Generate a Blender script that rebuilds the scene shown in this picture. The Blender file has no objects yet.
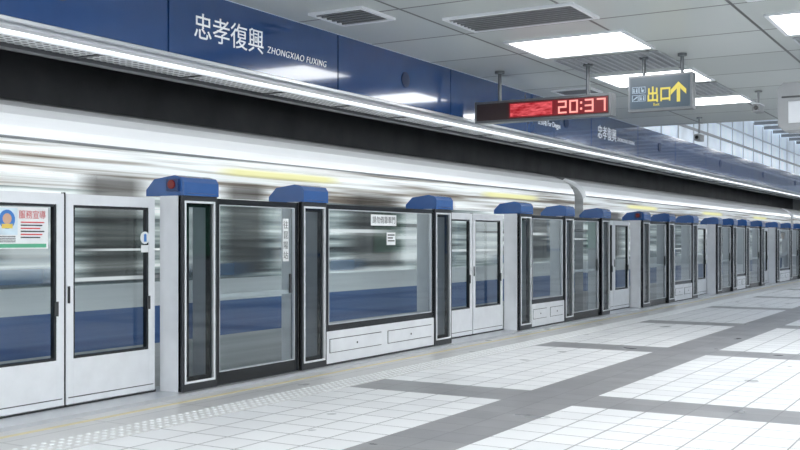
import bpy, math, random
from mathutils import Vector, Matrix
random.seed(4)
scene = bpy.context.scene
scene.view_settings.view_transform = 'Standard'
scene.view_settings.look = 'None'
scene.view_settings.exposure = 0.38
H = 1.4
YF = 6.4     # gate front plane
YE = 6.67    # emergency panel plane
ZC = 3.46    # ceiling

# ------------------------------------------------------------------ materials
def new_mat(name):
    m = bpy.data.materials.new(name); m.use_nodes = True
    nt = m.node_tree; nt.nodes.clear()
    out = nt.nodes.new('ShaderNodeOutputMaterial')
    return m, nt, out

def pbr(name, col, rough=0.5, metal=0.0, emit=None, es=0.0, noise=0.04, nscale=6.0, spec=0.5, coat=0.0):
    m, nt, out = new_mat(name)
    b = nt.nodes.new('ShaderNodeBsdfPrincipled')
    nt.links.new(b.outputs[0], out.inputs[0])
    b.inputs['Roughness'].default_value = rough
    b.inputs['Metallic'].default_value = metal
    b.inputs['Specular IOR Level'].default_value = spec
    b.inputs['Coat Weight'].default_value = coat
    tc = nt.nodes.new('ShaderNodeTexCoord')
    n = nt.nodes.new('ShaderNodeTexNoise'); n.inputs['Scale'].default_value = nscale
    n.inputs['Detail'].default_value = 3
    nt.links.new(tc.outputs['Object'], n.inputs['Vector'])
    r = nt.nodes.new('ShaderNodeValToRGB')
    r.color_ramp.elements[0].position = 0.3; r.color_ramp.elements[1].position = 0.7
    lo = [max(0, c*(1-noise)) for c in col]; hi = [min(1, c*(1+noise)) for c in col]
    r.color_ramp.elements[0].color = (*lo, 1); r.color_ramp.elements[1].color = (*hi, 1)
    nt.links.new(n.outputs['Fac'], r.inputs[0])
    nt.links.new(r.outputs[0], b.inputs['Base Color'])
    if emit:
        b.inputs['Emission Color'].default_value = (*emit, 1)
        b.inputs['Emission Strength'].default_value = es
    return m

def emis(name, col, s):
    m, nt, out = new_mat(name)
    e = nt.nodes.new('ShaderNodeEmission'); e.inputs[0].default_value = (*col, 1); e.inputs[1].default_value = s
    nt.links.new(e.outputs[0], out.inputs[0]); return m

def glass(name, tint=(0.85, 0.9, 0.88), amt=0.45):
    m, nt, out = new_mat(name)
    t = nt.nodes.new('ShaderNodeBsdfTransparent'); t.inputs[0].default_value = (*tint, 1)
    g = nt.nodes.new('ShaderNodeBsdfGlossy'); g.inputs['Roughness'].default_value = 0.03
    lw = nt.nodes.new('ShaderNodeLayerWeight'); lw.inputs[0].default_value = 0.5
    p = nt.nodes.new('ShaderNodeMath'); p.operation = 'POWER'; p.inputs[1].default_value = 3.0
    nt.links.new(lw.outputs['Facing'], p.inputs[0])
    a = nt.nodes.new('ShaderNodeMath'); a.operation = 'MULTIPLY_ADD'; a.inputs[1].default_value = amt; a.inputs[2].default_value = 0.05
    nt.links.new(p.outputs[0], a.inputs[0])
    mx = nt.nodes.new('ShaderNodeMixShader')
    nt.links.new(a.outputs[0], mx.inputs[0])
    nt.links.new(t.outputs[0], mx.inputs[1]); nt.links.new(g.outputs[0], mx.inputs[2])
    nt.links.new(mx.outputs[0], out.inputs[0]); return m

def streak(name, stops, sx=0.12, sz=12, rough=0.3, es=0.0, dist=0.0, off=0.0):
    """motion-smeared paint: noise stretched along the track"""
    m, nt, out = new_mat(name)
    b = nt.nodes.new('ShaderNodeBsdfPrincipled'); b.inputs['Roughness'].default_value = rough
    nt.links.new(b.outputs[0], out.inputs[0])
    tc = nt.nodes.new('ShaderNodeTexCoord'); mp = nt.nodes.new('ShaderNodeMapping')
    mp.inputs['Scale'].default_value = (sx, 0.3, sz); mp.inputs['Location'].default_value = (off, 0, off)
    nt.links.new(tc.outputs['Object'], mp.inputs[0])
    n = nt.nodes.new('ShaderNodeTexNoise'); n.inputs['Scale'].default_value = 1.0
    n.inputs['Detail'].default_value = 3; n.inputs['Roughness'].default_value = 0.55
    nt.links.new(mp.outputs[0], n.inputs['Vector'])
    r = nt.nodes.new('ShaderNodeValToRGB')
    while len(r.color_ramp.elements) < len(stops): r.color_ramp.elements.new(0.5)
    for e, (p, c) in zip(r.color_ramp.elements, stops):
        e.position = p; e.color = (*c, 1)
    nt.links.new(n.outputs['Fac'], r.inputs[0])
    nt.links.new(r.outputs[0], b.inputs['Base Color'])
    if es:
        nt.links.new(r.outputs[0], b.inputs['Emission Color']); b.inputs['Emission Strength'].default_value = es  # glow put into the band's own colours so the train reads bright
    return m

class NT:
    def __init__(s, nt): s.nt = nt
    def math(s, op, a, b=0.0, c=None):
        n = s.nt.nodes.new('ShaderNodeMath'); n.operation = op
        for i, v in enumerate((a, b, c)):
            if v is None: continue
            if isinstance(v, (int, float)): n.inputs[i].default_value = v
            else: s.nt.links.new(v, n.inputs[i])
        return n.outputs[0]
    def brick(s, vec, c1, c2, mo, w, h, ms, bias=0.0):
        n = s.nt.nodes.new('ShaderNodeTexBrick'); n.offset = 0; n.squash = 1
        n.inputs['Scale'].default_value = 1.0
        n.inputs['Color1'].default_value = (*c1, 1); n.inputs['Color2'].default_value = (*c2, 1)
        n.inputs['Mortar'].default_value = (*mo, 1); n.inputs['Mortar Size'].default_value = ms
        n.inputs['Mortar Smooth'].default_value = 0.1; n.inputs['Bias'].default_value = bias
        n.inputs['Brick Width'].default_value = w; n.inputs['Row Height'].default_value = h
        s.nt.links.new(vec, n.inputs['Vector']); return n

def floor_material():
    m, nt, out = new_mat('platform_floor_tiles'); q = NT(nt)
    b = nt.nodes.new('ShaderNodeBsdfPrincipled'); nt.links.new(b.outputs[0], out.inputs[0])
    tc = nt.nodes.new('ShaderNodeTexCoord'); sp = nt.nodes.new('ShaderNodeSeparateXYZ')
    nt.links.new(tc.outputs['Object'], sp.inputs[0])
    X, Y = sp.outputs[0], sp.outputs[1]
    T = 0.32; P = 14*T
    w = q.brick(tc.outputs['Object'], (0.88, 0.89, 0.90), (0.76, 0.77, 0.785), (0.28, 0.28, 0.29), T, T, 0.007, -0.35)
    g = q.brick(tc.outputs['Object'], (0.31, 0.31, 0.32), (0.26, 0.26, 0.272), (0.18, 0.18, 0.19), T, T, 0.005)
    fx = q.math('FRACT', q.math('DIVIDE', q.math('ADD', X, 100*P - 26*T), P))
    mx1 = q.math('LESS_THAN', fx, 2/14)
    fy = q.math('FRACT', q.math('DIVIDE', q.math('ADD', Y, 100*P - 10*T), P))
    my = q.math('LESS_THAN', fy, 2/14)
    lim = q.math('LESS_THAN', Y, 5.44)
    mask = q.math('MULTIPLY', q.math('MAXIMUM', mx1, my), lim)
    mix = nt.nodes.new('ShaderNodeMix'); mix.data_type = 'RGBA'
    nt.links.new(mask, mix.inputs[0]); nt.links.new(w.outputs[0], mix.inputs[6]); nt.links.new(g.outputs[0], mix.inputs[7])
    # edge zone by the gates: plain grey slabs
    e = q.brick(tc.outputs['Object'], (0.60, 0.60, 0.60), (0.55, 0.55, 0.55), (0.32, 0.32, 0.32), 0.96, 3.0, 0.006)
    ez = q.math('GREATER_THAN', Y, 5.76)
    mix2 = nt.nodes.new('ShaderNodeMix'); mix2.data_type = 'RGBA'
    nt.links.new(ez, mix2.inputs[0]); nt.links.new(mix.outputs[2], mix2.inputs[6]); nt.links.new(e.outputs[0], mix2.inputs[7])
    nt.links.new(mix2.outputs[2], b.inputs['Base Color'])
    n = nt.nodes.new('ShaderNodeTexNoise'); n.inputs['Scale'].default_value = 2.0
    nt.links.new(tc.outputs['Object'], n.inputs['Vector'])
    nt.links.new(q.math('MULTIPLY_ADD', n.outputs['Fac'], 0.25, 0.20), b.inputs['Roughness'])
    bp = nt.nodes.new('ShaderNodeBump'); bp.inputs['Strength'].default_value = 0.15; bp.invert = True
    nt.links.new(w.outputs['Fac'], bp.inputs['Height']); nt.links.new(bp.outputs[0], b.inputs['Normal'])
    return m

def ceiling_material():
    m, nt, out = new_mat('ceiling_panels'); q = NT(nt)
    b = nt.nodes.new('ShaderNodeBsdfPrincipled'); nt.links.new(b.outputs[0], out.inputs[0])
    tc = nt.nodes.new('ShaderNodeTexCoord'); mp = nt.nodes.new('ShaderNodeMapping')
    mp.inputs['Location'].default_value = (-0.2+1.3*20, -0.8+1.3*20, 0)
    nt.links.new(tc.outputs['Object'], mp.inputs[0])
    k = q.brick(mp.outputs[0], (0.53, 0.56, 0.55), (0.44, 0.47, 0.46), (0.06, 0.06, 0.06), 1.3, 1.3, 0.016)
    nt.links.new(k.outputs[0], b.inputs['Base Color']); b.inputs['Roughness'].default_value = 0.32
    b.inputs['Metallic'].default_value = 0.15
    return m

def perforated_material():
    m, nt, out = new_mat('perforated_metal'); q = NT(nt)
    b = nt.nodes.new('ShaderNodeBsdfPrincipled'); nt.links.new(b.outputs[0], out.inputs[0])
    tc = nt.nodes.new('ShaderNodeTexCoord'); v = nt.nodes.new('ShaderNodeTexVoronoi')
    v.inputs['Scale'].default_value = 14; v.inputs['Randomness'].default_value = 0.0; v.voronoi_dimensions = '2D'
    nt.links.new(tc.outputs['Object'], v.inputs['Vector'])
    r = nt.nodes.new('ShaderNodeValToRGB')
    r.color_ramp.elements[0].position = 0.28; r.color_ramp.elements[0].color = (0.03, 0.03, 0.03, 1)
    r.color_ramp.elements[1].position = 0.34; r.color_ramp.elements[1].color = (0.62, 0.63, 0.64, 1)
    nt.links.new(v.outputs['Distance'], r.inputs[0]); nt.links.new(r.outputs[0], b.inputs['Base Color'])
    b.inputs['Roughness'].default_value = 0.4
    return m

M = {}
M['floor'] = floor_material()
M['ceil'] = ceiling_material()
M['perf'] = perforated_material()
M['white'] = pbr('silver_white_paint', (0.77, 0.79, 0.82), 0.32, 0.12)
M['wshade'] = pbr('brushed_aluminium', (0.60, 0.62, 0.65), 0.3, 0.6)
M['black'] = pbr('black_frame', (0.010, 0.012, 0.016), 0.25)
M['charcoal'] = pbr('charcoal_frame', (0.028, 0.031, 0.037), 0.3)
M['gasket'] = pbr('dark_grey_rubber', (0.035, 0.037, 0.04), 0.5)
M['blue'] = pbr('blue_gloss_paint', (0.032, 0.115, 0.35), 0.22, coat=0.5)
M['bluedark'] = pbr('blue_dark_panel', (0.02, 0.055, 0.17), 0.3)
M['fascia'] = pbr('fascia_blue_enamel', (0.016, 0.060, 0.19), 0.12, coat=0.6)
M['fasciadk'] = pbr('fascia_speaker_mesh', (0.008, 0.025, 0.08), 0.5)
M['glass'] = glass('clear_gate_glass', (0.74, 0.79, 0.80), 0.60)
M['glassdk'] = glass('smoked_gate_glass', (0.42, 0.46, 0.48), 0.5)
M['red'] = pbr('red_lamp_lens', (0.20, 0.02, 0.02), 0.2)
M['paper'] = pbr('white_notice', (0.80, 0.82, 0.83), 0.5)
M['ink'] = pbr('black_ink', (0.03, 0.03, 0.035), 0.5)
M['inkred'] = pbr('red_ink', (0.6, 0.05, 0.05), 0.5)
M['inkblue'] = pbr('blue_ink', (0.05, 0.2, 0.55), 0.5)
M['inkgreen'] = pbr('green_ink', (0.10, 0.42, 0.25), 0.5)
M['inkyellow'] = pbr('yellow_ink', (0.80, 0.60, 0.12), 0.5)
M['lettering'] = pbr('white_lettering', (0.85, 0.88, 0.92), 0.4, emit=(1, 1, 1), es=0.1)
M['light'] = emis('fluorescent_panel', (0.97, 0.99, 1.0), 7.6)
M['striplight'] = emis('strip_light', (0.93, 0.97, 1.0), 1.6)
M['rooffill'] = emis('hidden_roof_fill', (0.93, 0.97, 1.0), 8.5)
M['dark'] = pbr('dark_void_paint', (0.022, 0.024, 0.027), 0.6)
M['dark2'] = pbr('dark_grey_metal', (0.075, 0.079, 0.085), 0.45, 0.2)
M['grey'] = pbr('grey_metal', (0.30, 0.31, 0.32), 0.4, 0.5)
M['concrete'] = pbr('concrete', (0.22, 0.22, 0.22), 0.9, noise=0.2)
M['yellowline'] = pbr('yellow_line_paint', (0.68, 0.60, 0.36), 0.5, noise=0.1)
M['tactile'] = pbr('tactile_tile', (0.66, 0.66, 0.66), 0.5)
M['yellowcable'] = pbr('yellow_conduit', (0.36, 0.30, 0.12), 0.5)
M['wall'] = pbr('wall_panel', (0.62, 0.65, 0.68), 0.4)
M['trackwall'] = pbr('track_wall_paint', (0.06, 0.063, 0.07), 0.6, noise=0.3, nscale=1.5)

# ------------------------------------------------------------------ builder
class MB:
    def __init__(s): s.v = []; s.f = []; s.m = []; s.mats = []
    def mi(s, k):
        mt = M[k]
        if mt not in s.mats: s.mats.append(mt)
        return s.mats.index(mt)
    def box(s, x0, x1, y0, y1, z0, z1, k):
        b = len(s.v)
        s.v += [(x0,y0,z0),(x1,y0,z0),(x1,y1,z0),(x0,y1,z0),(x0,y0,z1),(x1,y0,z1),(x1,y1,z1),(x0,y1,z1)]
        i = s.mi(k)
        for f in ((0,3,2,1),(4,5,6,7),(0,1,5,4),(1,2,6,5),(2,3,7,6),(3,0,4,7)):
            s.f.append(tuple(b+a for a in f)); s.m.append(i)
    def pane(s, x0, x1, y, z0, z1, k):
        b = len(s.v); s.v += [(x0,y,z0),(x1,y,z0),(x1,y,z1),(x0,y,z1)]
        s.f.append((b,b+1,b+2,b+3)); s.m.append(s.mi(k))
    def frame(s, x0, x1, y0, y1, z0, z1, t, k, tb=None, tt=None):
        tb = t if tb is None else tb; tt = t if tt is None else tt
        s.box(x0, x0+t, y0, y1, z0, z1, k); s.box(x1-t, x1, y0, y1, z0, z1, k)
        s.box(x0+t, x1-t, y0, y1, z0, z0+tb, k); s.box(x0+t, x1-t, y0, y1, z1-tt, z1, k)
    def prism(s, poly, x0, x1, k, kend=None):   # poly in (y,z), extruded in x
        b = len(s.v); n = len(poly); i = s.mi(k); j = s.mi(kend or k)
        s.v += [(x0, p[0], p[1]) for p in poly] + [(x1, p[0], p[1]) for p in poly]
        for a in range(n):
            c = (a+1) % n
            s.f.append((b+a, b+c, b+n+c, b+n+a)); s.m.append(i)
        s.f.append(tuple(b+a for a in range(n))[::-1]); s.m.append(j)
        s.f.append(tuple(b+n+a for a in range(n))); s.m.append(j)
    def cyl(s, c, axis, r, L, k, n=16, r2=None):
        r2 = r if r2 is None else r2
        b = len(s.v); i = s.mi(k)
        for h, rr in ((0, r), (L, r2)):
            for a in range(n):
                u = rr*math.cos(2*math.pi*a/n); w = rr*math.sin(2*math.pi*a/n)
                if axis == 'x': p = (c[0]+h, c[1]+u, c[2]+w)
                elif axis == 'y': p = (c[0]+w, c[1]+h, c[2]+u)
                else: p = (c[0]+u, c[1]+w, c[2]+h)
                s.v.append(p)
        for a in range(n):
            d = (a+1) % n
            s.f.append((b+a, b+d, b+n+d, b+n+a)); s.m.append(i)
        s.f.append(tuple(b+a for a in range(n))[::-1]); s.m.append(i)
        s.f.append(tuple(b+n+a for a in range(n))); s.m.append(i)
    def build(s, name, bevel=0.0, parent=None, smooth=False):
        me = bpy.data.meshes.new(name); me.from_pydata(s.v, [], s.f); me.update()
        for mt in s.mats: me.materials.append(mt)
        me.polygons.foreach_set('material_index', s.m)
        if smooth: me.polygons.foreach_set('use_smooth', [True]*len(s.f))
        o = bpy.data.objects.new(name, me); scene.collection.objects.link(o)
        if bevel:
            md = o.modifiers.new('bevel', 'BEVEL'); md.width = bevel; md.segments = 2; md.limit_method = 'ANGLE'
        if parent: o.parent = parent
        return o

def text(body, loc, size, k, face, name, parent=None, sx=1.0, shear=0.0, ext=0.002, bold=0.0, space=1.0):
    cu = bpy.data.curves.new(name, 'FONT'); cu.body = body; cu.size = size; cu.extrude = ext; cu.shear = shear
    cu.offset = bold; cu.space_character = space
    t = bpy.data.objects.new(name+'_c', cu); scene.collection.objects.link(t)
    dg = bpy.context.evaluated_depsgraph_get(); dg.update()
    me = bpy.data.meshes.new_from_object(t.evaluated_get(dg))
    bpy.data.objects.remove(t)
    me.materials.clear(); me.materials.append(M[k])
    R = Matrix.Rotation(math.pi/2, 4, 'X')
    if face == '-x': R = Matrix.Rotation(-math.pi/2, 4, 'Z') @ R
    me.transform(Matrix.Translation(loc) @ R @ Matrix.Diagonal((sx, 1, 1, 1)))
    o = bpy.data.objects.new(name, me); scene.collection.objects.link(o)
    if parent: o.parent = parent
    return o

# ------------------------------------------------------------------ room shell
XA, XB = -4.0, 62.0
mb = MB(); mb.box(XA, XB, -5.2, 6.9, -0.25, 0.0, 'floor'); mb.build('floor')
mb = MB(); mb.box(XA, 18.6, -5.2, 5.8, ZC, ZC+0.15, 'ceil'); mb.build('ceiling')
mb = MB(); mb.box(XA, XB-0.01, 6.9, 10.59, -1.35, -1.2, 'concrete')
for y in (7.95, 9.4): mb.box(XA, XB-0.01, y-0.035, y+0.035, -1.2, -1.045, 'grey')
mb.build('track_bed')
mb = MB(); mb.box(XA, XB-0.01, 6.78, 6.89, -1.2, -0.26, 'concrete'); mb.build('wall_platform_edge')
mb = MB(); mb.box(XA, XB, 10.6, 10.75, -1.35, 5.0, 'trackwall'); mb.build('wall_left')
mb = MB(); mb.box(XA, XB, -5.35, -5.2, 0, 5.0, 'wall')
for i in range(26): mb.box(XA+i*2.5, XA+i*2.5+0.03, -5.2, -5.19, 0.1, 4.6, 'dark2')
for i in range(12):
    mb.box(XA+3+i*5, XA+5.2+i*5, -5.19, -5.17, 0.9, 2.4, 'inkblue' if i % 2 else 'trackwall')
    mb.box(XA+3.1+i*5, XA+5.1+i*5, -5.17, -5.16, 1.0, 2.3, 'paper' if i % 2 else 'inkgreen')
mb.build('wall_right')
mb = MB(); mb.box(XB, XB+0.15, -5.35, 10.75, -1.35, 5.0, 'wall'); mb.build('wall_far')

# higher glazed ceiling past the end of the panelled ceiling
M['atr'] = pbr('atrium_soffit', (0.60, 0.67, 0.74), 0.3, emit=(0.76, 0.87, 1.0), es=0.22, noise=0.35, nscale=0.8)  # faint glow put into the soffit colour to brighten the atrium
mb = MB(); mb.box(18.75, XB-0.01, -5.2, 5.8, 4.5, 4.6, 'atr')
for i in range(34): mb.box(19.5+i*1.25, 19.56+i*1.25, -5.2, 5.8, 4.42, 4.5, 'grey')
for y in (-2.6, 0.2, 2.2, 4.0): mb.box(18.75, XB-0.01, y, y+0.08, 4.40, 4.5, 'white')
for i in range(9):
    for y in (-1.2, 3.0): mb.box(21+i*4.8, 22.2+i*4.8, y, y+0.9, 4.44, 4.49, 'light')
mb.build('ceiling_upper')
mb = MB(); mb.box(18.61, 18.74, -5.2, 5.8, ZC+0.02, 4.6, 'white'); mb.build('trim_bulkhead')
# dark ceiling over the track
mb = MB(); mb.box(XA, XB-0.01, 5.97, 10.59, 3.72, 3.8, 'dark'); mb.build('ceiling_track')
mb = MB(); mb.box(XA, XB-0.01, 5.86, 5.95, 3.47, 5.0, 'atr')
for i in range(30): mb.box(18.8+i*1.2, 18.84+i*1.2, 5.84, 5.86, 3.47, 4.5, 'wshade')
mb.box(18.8, XB-1, 5.83, 5.86, 3.75, 3.80, 'grey'); mb.box(18.8, XB-1, 5.83, 5.86, 4.1, 4.13, 'wshade')
mb.build('wall_above_fascia')

# blue fascia with boards, strip light and perforated soffit
mb = MB()
BL = 2.43
x = 6.23 - 5*BL
while x < XB-3:
    mb.box(x+0.010, x+BL-0.010, 5.80, 5.83, 2.905, ZC-0.005, 'fascia')
    x += BL
mb.box(XA, XB-1, 5.83, 5.85, 2.905, ZC-0.005, 'black')
for k in range(-2, 14):
    xc = 5.09 + 2*BL*k + 0.05
    mb.cyl((xc, 5.79, 3.18), 'y', 0.085, 0.012, 'fasciadk', 24)
mb.box(XA, XB-1, 5.79, 5.835, 2.875, 2.90, 'wshade')
fas = mb.build('station_name_fascia')
text('忠孝復興', (6.52, 5.795, 3.085), 0.235, 'lettering', '-y', 'station_name_text', fas)
text('ZHONGXIAO FUXING', (7.50, 5.795, 3.095), 0.086, 'lettering', '-y', 'station_name_latin', fas, shear=0.2, space=1.12, bold=-0.0008)
text('忠孝復興', (6.52+4*BL, 5.795, 3.085), 0.235, 'lettering', '-y', 'station_name_text_b', fas)
text('ZHONGXIAO FUXING', (7.50+4*BL, 5.795, 3.095), 0.086, 'lettering', '-y', 'station_name_latin_b', fas, shear=0.2, space=1.12)
text('Platform', (13.75, 5.795, 3.20), 0.13, 'lettering', '-y', 'platform_label', fas)
text('往頂埔 For Dingpu', (13.75, 5.795, 3.06), 0.11, 'lettering', '-y', 'platform_direction', fas)
mb = MB(); mb.cyl((13.5, 5.788, 3.18), 'y', 0.12, 0.01, 'lettering', 24); mb.cyl((13.5, 5.785, 3.18), 'y', 0.095, 0.01, 'fascia', 24)
mb.build('platform_number_disc', parent=fas)

mb = MB(); mb.box(XA, XB-1, 5.97, 6.06, 2.862, 2.90, 'striplight')
mb.box(XA, XB-1, 5.852, 5.97, 2.855, 2.90, 'wshade')
mb.build('strip_lamp')
mb = MB(); mb.box(XA, XB-1, 6.062, 6.10, 2.84, 2.95, 'white')
mb.box(XA, XB-1, 6.10, 6.50, 2.88, 2.92, 'perf')
mb.box(XA, XB-1, 6.50, 6.60, 2.85, 3.05, 'dark2')
for i in range(40): mb.box(XA+i*1.215+0.2, XA+i*1.215+0.24, 6.10, 6.5, 2.87, 2.88, 'dark2')
mb.build('trim_soffit')
mb = MB(); mb.box(XA, XB-1, 6.601, 6.62, 2.89, 3.02, 'rooffill'); mb.build('hidden_roof_fill')  # unseen emitter added behind the trim to brighten the train roof
mb = MB()
mb.box(XA, XB-1, 6.75, 6.9, 3.06, 3.71, 'dark2')
mb.box(XA, XB-1, 7.0, 7.4, 3.10, 3.20, 'dark')
mb.box(XA, XB-1, 7.55, 7.62, 3.08, 3.14, 'dark2')
mb.cyl((XA, 7.1, 3.07), 'x', 0.02, XB-1-XA, 'grey')
mb.cyl((XA, 7.35, 3.07), 'x', 0.012, XB-1-XA, 'grey')
mb.cyl((8, 7.2, 3.06), 'x', 0.02, 12, 'yellowcable')
for i in range(28): mb.box(XA+i*2.2, XA+i*2.2+0.05, 6.65, 7.7, 3.18, 3.71, 'dark')
mb.build('overhead_track_duct')

# platform edge details
mb = MB(); mb.box(XA, XB-1, 6.13, 6.18, 0.0, 0.003, 'yellowline'); mb.build('platform_edge_line')
mb = MB(); mb.box(XA, XB-1, 6.34, 6.9, 0.0, 0.03, 'wshade'); mb.build('gate_sill')
mb = MB(); mb.box(2, 50, 5.44, 5.76, 0.0, 0.004, 'tactile')
xx = 3.0
while xx < 30:
    for j in range(4): mb.cyl((xx, 5.48+0.08*j, 0.004), 'z', 0.022, 0.006, 'paper', 8, 0.014)
    xx += 0.08
mb.build('tactile_paving')

# ------------------------------------------------------------------ ceiling fittings
def lightpanel(x, y, w=1.0, d=1.2):
    mb = MB()
    mb.box(x, x+w, y, y+d, ZC-0.008, ZC-0.002, 'light')
    for a in ((x-0.04, x, y-0.04, y+d+0.04), (x+w, x+w+0.04, y-0.04, y+d+0.04), (x, x+w, y-0.04, y), (x, x+w, y+d, y+d+0.04)):
        mb.box(*a, ZC-0.02, ZC-0.001, 'white')
    mb.build('ceiling_light')
def vent(x, y, w=0.5, d=1.2, n=8):
    mb = MB(); mb.box(x, x+w, y, y+d, ZC-0.010, ZC-0.002, 'dark')
    for a in ((x-0.04, x, y-0.04, y+d+0.04), (x+w, x+w+0.04, y-0.04, y+d+0.04), (x, x+w, y-0.04, y), (x, x+w, y+d, y+d+0.04)):
        mb.box(*a, ZC-0.025, ZC-0.001, 'white')
    for i in range(n):
        xs = x+(i+0.5)*w/n
        mb.prism([(y, ZC-0.012), (y+d, ZC-0.012), (y+d, ZC-0.024), (y, ZC-0.024)], xs-0.008, xs+0.012, 'grey')
    mb.build('air_vent')
def grille(x, y, w=1.1, d=1.2):
    mb = MB()
    mb.box(x, x+w, y, y+d, ZC-0.006, ZC-0.001, 'dark2')
    n = 14
    for i in range(n+1): mb.box(x+i*w/n-0.01, x+i*w/n+0.01, y, y+d, ZC-0.014, ZC-0.006, 'wshade')
    m = 14
    for i in range(m+1): mb.box(x, x+w, y+i*d/m-0.01, y+i*d/m+0.01, ZC-0.016, ZC-0.008, 'wshade')
    mb.build('ceiling_grille')
for row, y in enumerate((3.3, 0.7, -1.9, -4.5)):
    for x in (-3.1, -0.5, 2.1, 4.7, 7.3, 9.9, 12.5, 15.1):
        if x == 15.1: lightpanel(x, y, 0.8)
        elif x == 7.3 and row == 0: pass
        else: lightpanel(x, y)
        if x in (7.3, 2.1): vent(x+1.25, y, 0.6)
        elif x < 14: grille(x+1.25, y)
vent(7.75, 4.95, 0.5, 0.5, 6); vent(13.4, 4.9, 0.4, 0.5, 6)

# ------------------------------------------------------------------ gates
def emergency_gate(x0, x1):
    """pair of white hinged panels with rounded black-edged windows"""
    n = 2; w = (x1-x0)/n
    mb = MB()
    for i in range(n):
        a = x0+i*w+0.012; b = x0+(i+1)*w-0.012
        y = YE
        mb.frame(a, b, y, y+0.06, 0.04, 1.78, 0.075, 'white', tb=0.38, tt=0.09)
        mb.frame(a+0.075, b-0.075, y+0.008, y+0.05, 0.42, 1.69, 0.022, 'black')
        mb.pane(a+0.09, b-0.09, y+0.03, 0.43, 1.68, 'glass')
        mb.box(a+0.02, b-0.02, y-0.002, y, 0.10, 0.108, 'gasket')
        mb.box(a+0.012, a+0.03, y-0.012, y, 0.88, 1.02, 'black')
        mb.box(b-0.10, b-0.06, y-0.006, y, 0.78, 0.90, 'gasket')
        mb.box(a-0.012, a, y+0.01, y+0.05, 0.03, 1.79, 'black')
    mb.box(x0, x1, YE+0.0, YE+0.07, 0.03, 0.05, 'gasket')
    return mb.build('emergency_gate', 0.004)

def post(x0, x1, lamp=False, endplates=True):
    """narrow smoked-glass post with projecting blue drive box on top"""
    x0 += 0.003; x1 -= 0.003
    mb = MB()
    yb = YF+0.27
    mb.box(x0, x0+0.035, YF+0.02, yb, 0.03, 1.80, 'white')
    mb.box(x1-0.035, x1, YF+0.02, yb, 0.03, 1.80, 'white')
    mb.frame(x0, x1, YF, YF+0.05, 0.03, 1.80, 0.03, 'charcoal', tb=0.07, tt=0.05)
    mb.frame(x0+0.030, x1-0.030, YF-0.006, YF+0.01, 0.10, 1.755, 0.020, 'white')
    mb.pane(x0+0.05, x1-0.05, YF+0.02, 0.11, 1.745, 'glassdk')
    mb.frame(x0+0.05, x1-0.05, YF+0.03, YF+0.06, 0.11, 1.745, 0.045, 'black')
    mb.box((x0+x1)/2-0.02, (x0+x1)/2+0.02, YF+0.15, YF+0.2, 0.11, 1.745, 'charcoal')
    # box
    f = YF-0.02; bk = YF+0.44
    poly = [(f, 1.80), (bk, 1.80), (bk, 1.86), (bk-0.10, 1.955), (f+0.12, 1.985), (f+0.03, 1.965), (f, 1.92)]
    mb.prism(poly, x0-0.0, x1+0.0, 'blue')
    mb.box(x0+0.05, x1-0.05, f-0.004, f, 1.82, 1.825, 'bluedark')
    if lamp:
        mb.box(x0-0.03, x0, YF+0.03, YF+0.17, 1.84, 1.95, 'bluedark')
        mb.cyl((x0-0.045, YF+0.10, 1.90), 'x', 0.040, 0.02, 'red', 20, 0.043)
    return mb.build('gate_post', 0.005)

def sliding_door(x0, x1):
    mb = MB()
    y = YF+0.04
    mb.frame(x0+0.01, x1-0.01, y, y+0.05, 0.03, 1.79, 0.065, 'black', tb=0.12, tt=0.055)
    mb.frame(x0+0.075, x1-0.075, y-0.004, y+0.035, 0.150, 1.735, 0.010, 'wshade')
    mb.pane(x0+0.07, x1-0.07, y+0.02, 0.14, 1.74, 'glass')
    mb.box(x0+0.12, x1-0.12, y+0.045, y+0.06, 0.84, 0.885, 'white')   # bar added for the white line of the train interior
    mb.box(x1-0.15, x1-0.115, y+0.005, y+0.02, 0.85, 1.05, 'gasket')
    mb.box(x0, x1, y-0.02, y+0.07, 0.0, 0.035, 'gasket')
    return mb.build('platform_screen_door', 0.003)

def fixed_panel(x0, x1, k='black'):
    mb = MB(); y = YF+0.02
    mb.frame(x0+0.01, x1-0.01, y, y+0.05, 0.40, 1.79, 0.05, 'black', tb=0.07, tt=0.05)
    mb.frame(x0+0.06, x1-0.06, y-0.004, y+0.04, 0.47, 1.74, 0.012, 'wshade')
    mb.pane(x0+0.055, x1-0.055, y+0.02, 0.46, 1.745, 'glass')
    mb.box(x0+0.01, x1-0.01, y-0.01, y+0.25, 0.05, 0.40, 'white')
    w = (x1-x0)
    for i in range(2):
        a = x0+0.07+i*(w/2); b = a+w/2-0.16
        mb.box(a, b, y-0.022, y-0.010, 0.17, 0.31, 'white')
        mb.frame(a-0.008, b+0.008, y-0.014, y-0.009, 0.162, 0.318, 0.008, 'gasket')
        mb.cyl(((a+b)/2, y-0.028, 0.24), 'y', 0.012, 0.01, 'gasket', 12)
    mb.box(x0, x1, y-0.02, y+0.2, 0.0, 0.05, 'gasket')
    return mb.build('fixed_gate_panel', 0.003)

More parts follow.
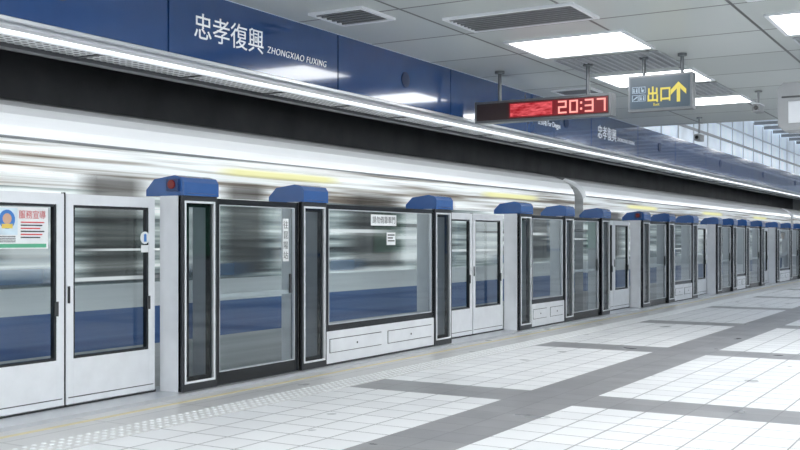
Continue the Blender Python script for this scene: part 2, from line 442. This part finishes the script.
seq = [  # (kind, x0, x1)
 ('E', 2.85, 4.9), ('E', 4.91, 7.0),
 ('L', 7.05, 7.53), ('D', 7.53, 8.88), ('N', 8.88, 9.34), ('F', 9.34, 11.8), ('N', 11.8, 12.27),
 ('E', 12.40, 14.48), ('N', 14.5, 14.96), ('F', 14.96, 16.35), ('N', 16.35, 16.76), ('D', 16.76, 18.17),
 ('N', 18.17, 18.61), ('E', 18.65, 20.58), ('L', 20.62, 21.09), ('D', 21.09, 22.46), ('N', 22.46, 22.93),
 ('F', 22.93, 24.43), ('N', 24.43, 24.9), ('E', 24.95, 26.8), ('N', 26.83, 27.3), ('D', 27.3, 28.53),
 ('N', 28.53, 29.0), ('F', 29.0, 30.13), ('N', 30.13, 30.6), ('D', 30.6, 32.23), ('N', 32.23, 32.7),
 ('E', 32.75, 34.6), ('N', 34.63, 35.1), ('F', 35.1, 36.93), ('N', 36.93, 37.4)]
x = 37.4
for kinds in range(3):
    for k, w in (('D', 1.4), ('N', .47), ('F', 1.5), ('N', .47), ('E', 1.9), ('L', .47)):
        seq.append((k, x, x+w)); x += w
for k, a, b in seq:
    if k == 'E': emergency_gate(a, b)
    elif k == 'N': post(a, b)
    elif k == 'L': post(a, b, True)
    elif k == 'D': sliding_door(a, b)
    elif k == 'F': fixed_panel(a, b)

# stickers and notices on the gates
def notice(x, z, w, h, y, lines=3, red=False, name='notice_sticker'):
    mb = MB(); mb.box(x, x+w, y-0.003, y-0.0005, z, z+h, 'paper')
    for i in range(lines):
        zz = z+h*(0.85-0.7*i/max(1, lines)); L = w*(0.8 if i % 2 == 0 else 0.6)
        mb.box(x+w*0.1, x+w*0.1+L, y-0.004, y-0.003, zz-h*0.10, zz, ('inkred' if red and i == 0 else 'ink'))
    return mb.build(name)
YG = YE+0.028
mb = MB(); mb.cyl((6.86, YE-0.006, 1.42), 'y', 0.055, 0.005, 'paper', 24)
mb.cyl((6.86, YE-0.009, 1.44), 'y', 0.016, 0.003, 'inkblue', 12); mb.box(6.845, 6.875, YE-0.009, YE-0.006, 1.385, 1.43, 'inkblue')
mb.box(6.815, 6.905, YE-0.004, YE-0.001, 1.29, 1.355, 'paper')
mb.build('warning_sticker')
o = MB(); o.box(10.30, 10.88, YF+0.035, YF+0.038, 1.57, 1.70, 'paper'); o = o.build('window_notice')
text('請勿倚靠車門', (10.33, YF+0.034, 1.605), 0.088, 'ink', '-y', 'notice_text', o, ext=0.0005)
notice(10.66, 1.34, 0.20, 0.15, YF+0.04, 3)
o = MB(); o.box(8.62, 8.72, YF+0.055, YF+0.058, 1.18, 1.62, 'paper'); o = o.build('vertical_notice')
for i, ch in enumerate('往昆陽站'): text(ch, (8.627, YF+0.054, 1.525-i*0.105), 0.085, 'ink', '-y', 'notice_char', o, ext=0.0005)
# advert poster on the left gate
M['skinp'] = pbr('poster_flesh_ink', (0.62, 0.38, 0.26), 0.5)
M['posterbg'] = pbr('poster_sky_ink', (0.62, 0.74, 0.82), 0.5, noise=0.15)
o = MB(); o.box(5.04, 5.80, YG-0.004, YG-0.001, 1.33, 1.66, 'paper')
o.box(5.06, 5.50, YG-0.005, YG-0.004, 1.44, 1.65, 'posterbg')
cx = 5.40
o.cyl((cx, YG-0.007, 1.56), 'y', 0.075, 0.002, 'inkblue', 28); o.cyl((cx, YG-0.008, 1.565), 'y', 0.042, 0.002, 'skinp', 20)
o.box(cx-0.05, cx+0.05, YG-0.009, YG-0.007, 1.49, 1.525, 'inkyellow')
o.box(5.06, 5.78, YG-0.006, YG-0.004, 1.34, 1.37, 'inkgreen')
for i in range(4): o.box(5.08+0.02*i, 5.48, YG-0.006, YG-0.004, 1.425-0.014*i, 1.431-0.014*i, 'ink')
for i in range(6): o.box(5.53, 5.76-0.02*(i % 3), YG-0.006, YG-0.004, 1.535-0.024*i, 1.545-0.024*i, 'ink' if i % 2 else 'inkred')
o = o.build('advert_poster')
text('服務宣導', (5.51, YG-0.006, 1.575), 0.07, 'inkred', '-y', 'poster_text', o, ext=0.0005, sx=0.95)

# ------------------------------------------------------------------ train (moving, smeared along its travel)
M['t_low'] = streak('train_lower_body', [(0.3, (0.44, 0.46, 0.47)), (0.7, (0.66, 0.68, 0.69))], 0.1, 10)
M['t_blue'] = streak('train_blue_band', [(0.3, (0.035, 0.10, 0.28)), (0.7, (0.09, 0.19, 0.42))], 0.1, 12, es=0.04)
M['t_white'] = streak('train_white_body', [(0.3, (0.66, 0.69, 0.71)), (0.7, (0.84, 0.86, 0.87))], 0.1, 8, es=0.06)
M['t_win'] = streak('train_window_band', [(0.36, (0.06, 0.075, 0.08)), (0.45, (0.22, 0.26, 0.26)), (0.54, (0.46, 0.51, 0.50)), (0.64, (0.88, 0.92, 0.91))], 0.28, 9.0, 0.12, 0.36, off=3.1)
M['t_up'] = streak('train_upper_band', [(0.34, (0.18, 0.15, 0.12)), (0.43, (0.42, 0.40, 0.36)), (0.50, (0.70, 0.71, 0.70)), (0.60, (0.92, 0.95, 0.95))], 0.26, 16, 0.2, 0.16, off=7.7)
M['t_roof'] = streak('train_roof_cove', [(0.3, (0.80, 0.83, 0.86)), (0.7, (0.94, 0.95, 0.96))], 0.05, 6, 0.15)
M['t_top'] = pbr('train_roof', (0.20, 0.21, 0.22), 0.5)
def smear_mat(name, col, gx, gz, mxv, em=None):
    m, nt, out = new_mat(name); q = NT(nt)
    tc = nt.nodes.new('ShaderNodeTexCoord'); sp = nt.nodes.new('ShaderNodeSeparateXYZ'); nt.links.new(tc.outputs['Generated'], sp.inputs[0])
    fx = q.math('SUBTRACT', 1.0, q.math('ABSOLUTE', q.math('MULTIPLY_ADD', sp.outputs[0], 2.0, -1.0)))
    fz = q.math('SUBTRACT', 1.0, q.math('ABSOLUTE', q.math('MULTIPLY_ADD', sp.outputs[2], 2.0, -1.0)))
    a = q.math('MULTIPLY', q.math('MINIMUM', q.math('MULTIPLY', fx, gx), 1.0), q.math('MINIMUM', q.math('MULTIPLY', fz, gz), mxv))
    if em is not None:
        d = nt.nodes.new('ShaderNodeEmission'); d.inputs[0].default_value = (*col, 1); d.inputs[1].default_value = em
    else:
        d = nt.nodes.new('ShaderNodeBsdfPrincipled'); d.inputs['Base Color'].default_value = (*col, 1); d.inputs['Roughness'].default_value = 0.3
    tr = nt.nodes.new('ShaderNodeBsdfTransparent'); mx = nt.nodes.new('ShaderNodeMixShader')
    nt.links.new(a, mx.inputs[0]); nt.links.new(tr.outputs[0], mx.inputs[1]); nt.links.new(d.outputs[0], mx.inputs[2]); nt.links.new(mx.outputs[0], out.inputs[0])
    return m
M['t_mark'] = smear_mat('train_marker_smear', (0.90, 0.90, 0.48), 3.0, 1.5, 0.9, 0.78)
M['t_dk'] = smear_mat('train_dark_smear', (0.07, 0.06, 0.05), 1.8, 4, 0.66)
M['t_lt'] = smear_mat('train_light_smear', (0.85, 0.90, 0.92), 1.8, 3, 0.55, 0.72)
M['t_line_l'] = smear_mat('train_light_line', (0.92, 0.96, 0.98), 1.5, 2, 0.8, 0.85)
M['t_line_d'] = smear_mat('train_dark_line', (0.05, 0.05, 0.05), 1.5, 2, 0.7)
M['t_seat'] = smear_mat('train_seat_smear', (0.10, 0.22, 0.42), 1.5, 2, 0.6)

YT = 7.3
prof = [(YT+0.12, -0.95, 't_low'), (YT, -0.6, 't_low'), (YT, 0.38, 't_blue'), (YT, 0.75, 't_white'), (YT, 0.98, 't_win'),
        (YT, 1.88, 't_up'), (YT, 2.27, 't_roof'), (YT+0.04, 2.38, 't_roof'), (YT+0.13, 2.49, 't_roof'), (YT+0.27, 2.58, 't_roof'),
        (YT+0.45, 2.65, 't_top'), (YT+0.9, 2.74, 't_top'), (YT+1.35, 2.77, 't_top'), (YT+2.0, 2.72, 't_top'), (YT+2.5, 2.5, 't_roof'), (YT+2.75, 2.2, 't_low'),
        (YT+2.75, -0.95, 't_low')]
train = bpy.data.objects.new('metro_train', None); scene.collection.objects.link(train)
def car(x0, x1):
    mb = MB(); n = len(prof)
    rings = [x0, x0+0.05, x1-0.05, x1]
    for xr, ins in zip(rings, (0.05, 0, 0, 0.05)):
        for (y, z, k) in prof:
            cy = YT+1.37; mb.v.append((xr, y+(ins if y < cy else -ins), z-(ins if z > 1 else 0)))
    for r in range(3):
        for a in range(n):
            c = (a+1) % n
            mb.f.append((r*n+a, r*n+c, (r+1)*n+c, (r+1)*n+a)); mb.m.append(mb.mi(prof[a][2]))
    mb.f.append(tuple(range(n))[::-1]); mb.m.append(mb.mi('t_low'))
    mb.f.append(tuple(3*n+a for a in range(n))); mb.m.append(mb.mi('t_low'))
    mb.box(x0+0.05, x1-0.05, YT-0.012, YT, 2.262, 2.285, 't_top')
    mb.box(x0+0.05, x1-0.05, YT-0.008, YT, 1.86, 1.885, 't_up')
    mb.box(x0+0.05, x1-0.05, YT-0.008, YT, 0.965, 0.985, 't_white')
    for b in (2.6, (x1-x0)-2.6):   # bogies
        for wx in (-1.0, 1.0):
            for yy in (YT+0.6, YT+2.0): mb.cyl((x0+b+wx, yy, -0.62), 'y', 0.42, 0.12, 'dark2', 24)
        mb.box(x0+b-1.5, x0+b+1.5, YT+0.45, YT+0.6, -0.75, -0.5, 'dark2')
    mb.build('car_body', parent=train)
for x0 in (-3.4, 19.75, 42.9): car(x0, min(x0+22.6, 61))
mb = MB()
for xg in (19.2, 42.35):
    for i in range(5): mb.box(xg+i*0.11, xg+i*0.11+0.06, YT+0.25, YT+2.5, -0.5, 2.45, 'dark2')
    mb.box(xg, xg+0.55, YT+0.3, YT+2.45, -0.45, 2.4, 'dark2')
mb.build('gangway_bellows', parent=train)
def smear(xa, xb, za, zb, k, nm, dy):
    mb = MB(); mb.pane(xa, xb, YT-dy, za, zb, k); mb.build(nm, parent=train)
for xs in (1.9, 8.5, 14.9, 22.2, 28.7, 35.2): smear(xs, xs+2.5, 2.09, 2.19, 't_mark', 'route_display', 0.02)
for xs, w in ((4.3, 1.5), (6.6, 1.0), (8.6, 0.9), (10.9, 1.7), (13.0, 1.1), (16.6, 1.5), (18.3, 0.8), (20.5, 1.6), (24.5, 1.8), (30.5, 1.8), (37, 2)):
    smear(xs, xs+w, 0.99, 2.04, 't_dk', 'door_window_smear', 0.015)
for xs, w in ((3.2, 1.2), (5.7, 0.9), (7.7, 0.9), (9.5, 1.2), (12.4, 0.7), (14.5, 1.5), (22.3, 1.5), (27, 2)):
    smear(xs, xs+w, 1.05, 1.85, 't_lt', 'interior_glow_smear', 0.013)
rr = random.Random(11)
xs = 3.0; i = 0
while xs < 38:
    w = rr.uniform(1.4, 3.2); z = rr.uniform(1.0, 2.22); h = rr.uniform(0.025, 0.06)
    if not (2.04 < z+h and z < 2.21): smear(xs, xs+w, z, z+h, ('t_line_l', 't_line_d', 't_line_l')[i % 3], 'streak_line', 0.022+0.002*(i % 6))
    if i % 4 == 0: smear(xs, xs+1.3, 1.0, 1.17, 't_seat', 'seat_smear', 0.036)
    xs += rr.uniform(0.4, 0.95); i += 1

# ------------------------------------------------------------------ hanging signs
M['sign'] = pbr('sign_face_slate', (0.05, 0.075, 0.10), 0.3)
M['casing'] = pbr('sign_casing', (0.16, 0.17, 0.18), 0.35, 0.6)
M['ledbg'] = pbr('led_background', (0.05, 0.006, 0.008), 0.3, emit=(0.35, 0.01, 0.015), es=0.30)
M['ledoff'] = pbr('led_dark', (0.035, 0.02, 0.018), 0.3)
M['ledwhite'] = emis('led_digit', (1.0, 0.36, 0.32), 1.05)
# scrolling message smeared by the exposure: horizontally stretched red rows
m, nt, out = new_mat('led_scrolling_message'); q = NT(nt)
tc = nt.nodes.new('ShaderNodeTexCoord'); mp = nt.nodes.new('ShaderNodeMapping'); mp.inputs['Scale'].default_value = (1, 9, 38)
nt.links.new(tc.outputs['Object'], mp.inputs[0]); n = nt.nodes.new('ShaderNodeTexNoise'); n.inputs['Scale'].default_value = 1.0
nt.links.new(mp.outputs[0], n.inputs['Vector']); r = nt.nodes.new('ShaderNodeValToRGB')
r.color_ramp.elements[0].position = 0.35; r.color_ramp.elements[0].color = (0.32, 0.012, 0.02, 1)
r.color_ramp.elements[1].position = 0.65; r.color_ramp.elements[1].color = (0.85, 0.13, 0.15, 1)
nt.links.new(n.outputs['Fac'], r.inputs[0]); e = nt.nodes.new('ShaderNodeEmission'); e.inputs[1].default_value = 0.8
nt.links.new(r.outputs[0], e.inputs[0]); nt.links.new(e.outputs[0], out.inputs[0]); M['ledpink'] = m
M['yel'] = emis('sign_yellow', (0.93, 0.80, 0.20), 0.72)
M['signwhite'] = emis('sign_white', (0.65, 0.80, 0.95), 0.6)
led = bpy.data.objects.new('led_display_sign', None); scene.collection.objects.link(led)
mb = MB(); XS = 11.5
mb.box(XS, XS+0.16, 3.94, 5.68, 2.83, 3.09, 'casing')
mb.box(XS-0.006, XS, 3.97, 5.65, 2.858, 3.062, 'ledoff')
mb.box(XS-0.008, XS-0.006, 3.98, 5.22, 2.868, 3.052, 'ledbg')
mb.box(XS-0.010, XS-0.008, 4.66, 5.20, 2.885, 3.035, 'ledpink')
for y in (4.25, 5.38):
    mb.cyl((XS+0.08, y, 3.09), 'z', 0.022, ZC-3.09, 'casing')
    mb.cyl((XS+0.08, y, ZC-0.03), 'z', 0.06, 0.03, 'casing')
mb.build('display_case', 0.006, led)
seg = {'2': 'abged', '0': 'abcdef', '3': 'abgcd', '7': 'abc'}
mb = MB()
def digit(ch, yl, z0, w, h, t):
    x0, x1 = XS-0.014, XS-0.009; yr = yl-w; S = seg[ch]; zm = z0+h/2
    if 'a' in S: mb.box(x0, x1, yr, yl, z0+h-t, z0+h, 'ledwhite')
    if 'g' in S: mb.box(x0, x1, yr, yl, zm-t/2, zm+t/2, 'ledwhite')
    if 'd' in S: mb.box(x0, x1, yr, yl, z0, z0+t, 'ledwhite')
    if 'b' in S: mb.box(x0, x1, yr, yr+t, zm, z0+h, 'ledwhite')
    if 'c' in S: mb.box(x0, x1, yr, yr+t, z0, zm, 'ledwhite')
    if 'f' in S: mb.box(x0, x1, yl-t, yl, zm, z0+h, 'ledwhite')
    if 'e' in S: mb.box(x0, x1, yl-t, yl, z0, zm, 'ledwhite')
for ch, yl in (('2', 4.585), ('0', 4.445), ('3', 4.255), ('7', 4.11)):
    digit(ch, yl, 2.885, 0.105, 0.15, 0.020)
for z in (2.915, 2.985): mb.box(XS-0.014, XS-0.009, 4.288, 4.312, z, z+0.025, 'ledwhite')
mb.build('clock_digits', parent=led)

ex = bpy.data.objects.new('exit_sign', None); scene.collection.objects.link(ex)
mb = MB(); XE = 11.4
mb.box(XE, XE+0.14, 2.99, 3.71, 2.84, 3.24, 'casing')
mb.box(XE-0.006, XE, 3.015, 3.685, 2.865, 3.215, 'sign')
for y in (3.12, 3.55):
    mb.cyl((XE+0.07, y, 3.24), 'z', 0.02, ZC-3.24, 'casing'); mb.cyl((XE+0.07, y, ZC-0.03), 'z', 0.05, 0.03, 'casing')
A0, A1 = XE-0.012, XE-0.007
def icon(c, z, kind):
    # outlined square pictogram with a figure
    s = 0.036
    for a in ((c-s, c+s, z+s-0.005, z+s), (c-s, c+s, z-s, z-s+0.005), (c-s, c-s+0.005, z-s, z+s), (c+s-0.005, c+s, z-s, z+s)):
        mb.box(A0, A1, *a, 'signwhite')
    if kind == 'lift':
        for d in (-0.015, 0.015):
            mb.cyl((A0, c+d, z+0.014), 'x', 0.007, 0.005, 'signwhite', 10); mb.box(A0, A1, c+d-0.007, c+d+0.007, z-0.024, z+0.004, 'signwhite')
    elif kind == 'chair':
        mb.cyl((A0, c-0.003, z-0.010), 'x', 0.014, 0.005, 'signwhite', 14); mb.cyl((A0, c+0.008, z+0.020), 'x', 0.006, 0.005, 'signwhite', 10)
        mb.box(A0, A1, c+0.003, c+0.010, z-0.005, z+0.014, 'signwhite'); mb.box(A0, A1, c-0.020, c+0.008, z-0.003, z+0.003, 'signwhite')
    else:
        mb.prism([(c+0.026, z-0.024), (c+0.026, z-0.014), (c-0.018, z+0.020), (c-0.026, z+0.020), (c-0.026, z+0.010)], A0, A1, 'signwhite')
icon(3.625, 3.075, 'lift'); icon(3.545, 3.075, 'chair'); icon(3.625, 2.985, 'esc'); icon(3.545, 2.985, 'lift')
mb.box(A0, A1, 3.122, 3.158, 2.92, 3.08, 'yel')
for pts in ([(3.14, 3.14), (3.14, 3.085), (3.055, 3.0), (3.055, 3.055)], [(3.14, 3.14), (3.225, 3.055), (3.225, 3.0), (3.14, 3.085)]):
    mb.prism(pts, A0, A1, 'yel')
mb.build('sign_box', 0.0, ex)
text('出口', (XE-0.012, 3.495, 2.95), 0.18, 'yel', '-x', 'exit_text', ex, sx=0.78, bold=0.004)
text('Exit', (XE-0.012, 3.42, 2.89), 0.045, 'yel', '-x', 'exit_latin', ex)

# silver service housing hanging right
mb = MB()
mb.prism([(1.2, 2.66), (1.26, 2.6), (2.15, 2.6), (2.21, 2.66), (2.21, 3.07), (2.15, 3.13), (1.26, 3.13), (1.2, 3.07)], 12.0, 12.35, 'grey', 'grey')
mb.box(11.99, 12.0, 1.24, 2.17, 2.96, 2.98, 'dark2')
mb.box(11.985, 12.0, 1.30, 2.10, 2.68, 2.92, 'wshade')
for y in (1.5, 1.95): mb.cyl((12.18, y, 3.13), 'z', 0.03, ZC-3.13, 'casing')
mb.build('hanging_sign_cabinet', 0.01)
def cctv(x, y, z):
    mb = MB(); mb.cyl((x, y, z+0.05), 'z', 0.015, ZC-z-0.052, 'grey', 12)
    mb.box(x-0.16, x+0.12, y-0.05, y+0.05, z-0.04, z+0.06, 'grey')
    mb.box(x-0.20, x+0.14, y-0.06, y+0.06, z+0.06, z+0.07, 'white')
    mb.cyl((x-0.18, y, z+0.01), 'x', 0.03, 0.02, 'black', 16)
    mb.cyl((x, y, ZC-0.02), 'z', 0.05, 0.018, 'grey', 16)
    mb.build('cctv_camera', 0.004)
cctv(17.6, 4.5, 3.1); cctv(14.9, 3.0, 3.2)

# ------------------------------------------------------------------ distant passenger
M['skin'] = pbr('skin', (0.62, 0.42, 0.32), 0.5); M['shirt'] = pbr('white_shirt', (0.8, 0.8, 0.82), 0.8)
M['trouser'] = pbr('grey_trousers', (0.28, 0.30, 0.36), 0.8); M['hair'] = pbr('black_hair', (0.01, 0.01, 0.01), 0.5)
person = bpy.data.objects.new('passenger', None); scene.collection.objects.link(person)
px, py = 38.4, 5.98
def skin(name, pts, edges, k):
    me = bpy.data.meshes.new(name); me.from_pydata([(px+p[0], py+p[1], p[2]) for p in pts], edges, []); me.materials.append(M[k])
    o = bpy.data.objects.new(name, me); scene.collection.objects.link(o)
    o.modifiers.new('skin', 'SKIN')
    for i, p in enumerate(pts): me.skin_vertices[0].data[i].radius = (p[3], p[4] if len(p) > 4 else p[3])
    me.skin_vertices[0].data[0].use_root = True
    sd = o.modifiers.new('sub', 'SUBSURF'); sd.levels = 1; sd.render_levels = 2
    o.parent = person
skin('shirt', [(0, 0, 0.92, .10, .15), (0, 0, 1.12, .09, .14), (0, 0, 1.32, .11, .17), (0, 0, 1.42, .05), (0, .19, 1.35, .05), (.02, .23, 1.1, .04), (0, -.19, 1.35, .05), (.02, -.23, 1.1, .04)],
     [(0, 1), (1, 2), (2, 3), (2, 4), (4, 5), (2, 6), (6, 7)], 'shirt')
skin('trousers', [(0, 0, 0.93, .10, .14), (0, .09, .82, .085), (.02, .09, .46, .06), (0, .09, .08, .045), (0, -.09, .82, .085), (-.04, -.1, .46, .06), (-.08, -.1, .08, .045)],
     [(0, 1), (1, 2), (2, 3), (0, 4), (4, 5), (5, 6)], 'trouser')
skin('shoe_right', [(0.02, .09, .045, .04), (-.14, .1, .035, .035)], [(0, 1)], 'hair')
skin('shoe_left', [(-.06, -.1, .045, .04), (-.22, -.11, .035, .035)], [(0, 1)], 'hair')
for sgn in (1, -1):
    skin('forearm', [(.02, .23*sgn, 1.12, .035), (-.04, .22*sgn, .88, .026), (-.06, .21*sgn, .80, .03, .018), (-.07, .21*sgn, .73, .014)], [(0, 1), (1, 2), (2, 3)], 'skin')
skin('head', [(0, 0, 1.40, .045), (0, 0, 1.48, .05), (-.01, 0, 1.55, .075, .068), (0, 0, 1.62, .085, .075), (0, 0, 1.66, .05)], [(0, 1), (1, 2), (2, 3), (3, 4)], 'skin')
skin('hair', [(.03, 0, 1.56, .07, .078), (.02, 0, 1.64, .092, .085), (.01, 0, 1.69, .05)], [(0, 1), (1, 2)], 'hair')
mb = MB(); mb.cyl((px-.095, py, 1.555), 'x', .012, .03, 'skin', 10)
for s in (1, -1): mb.cyl((px-.088, py+.03*s, 1.585), 'x', .01, .01, 'ink', 10)
mb.box(px-.083, px-.07, py-.02, py+.02, 1.522, 1.528, 'inkred'); mb.build('face', parent=person)

# ------------------------------------------------------------------ world, camera
w = bpy.data.worlds.new('World'); scene.world = w; w.use_nodes = True
w.node_tree.nodes['Background'].inputs[0].default_value = (0.85, 0.92, 1.0, 1)
w.node_tree.nodes['Background'].inputs[1].default_value = 1.0
cam = bpy.data.cameras.new('camera'); co = bpy.data.objects.new('camera', cam); scene.collection.objects.link(co)
co.location = (0, 0, H); A = math.radians(30.4)
co.rotation_euler = (math.pi/2, 0, A-math.pi/2)
cam.sensor_width = 36; cam.lens = 1040/800*36; cam.shift_y = 15/800; cam.clip_end = 300
cam.dof.use_dof = True; cam.dof.focus_distance = 13; cam.dof.aperture_fstop = 5.6
scene.camera = co
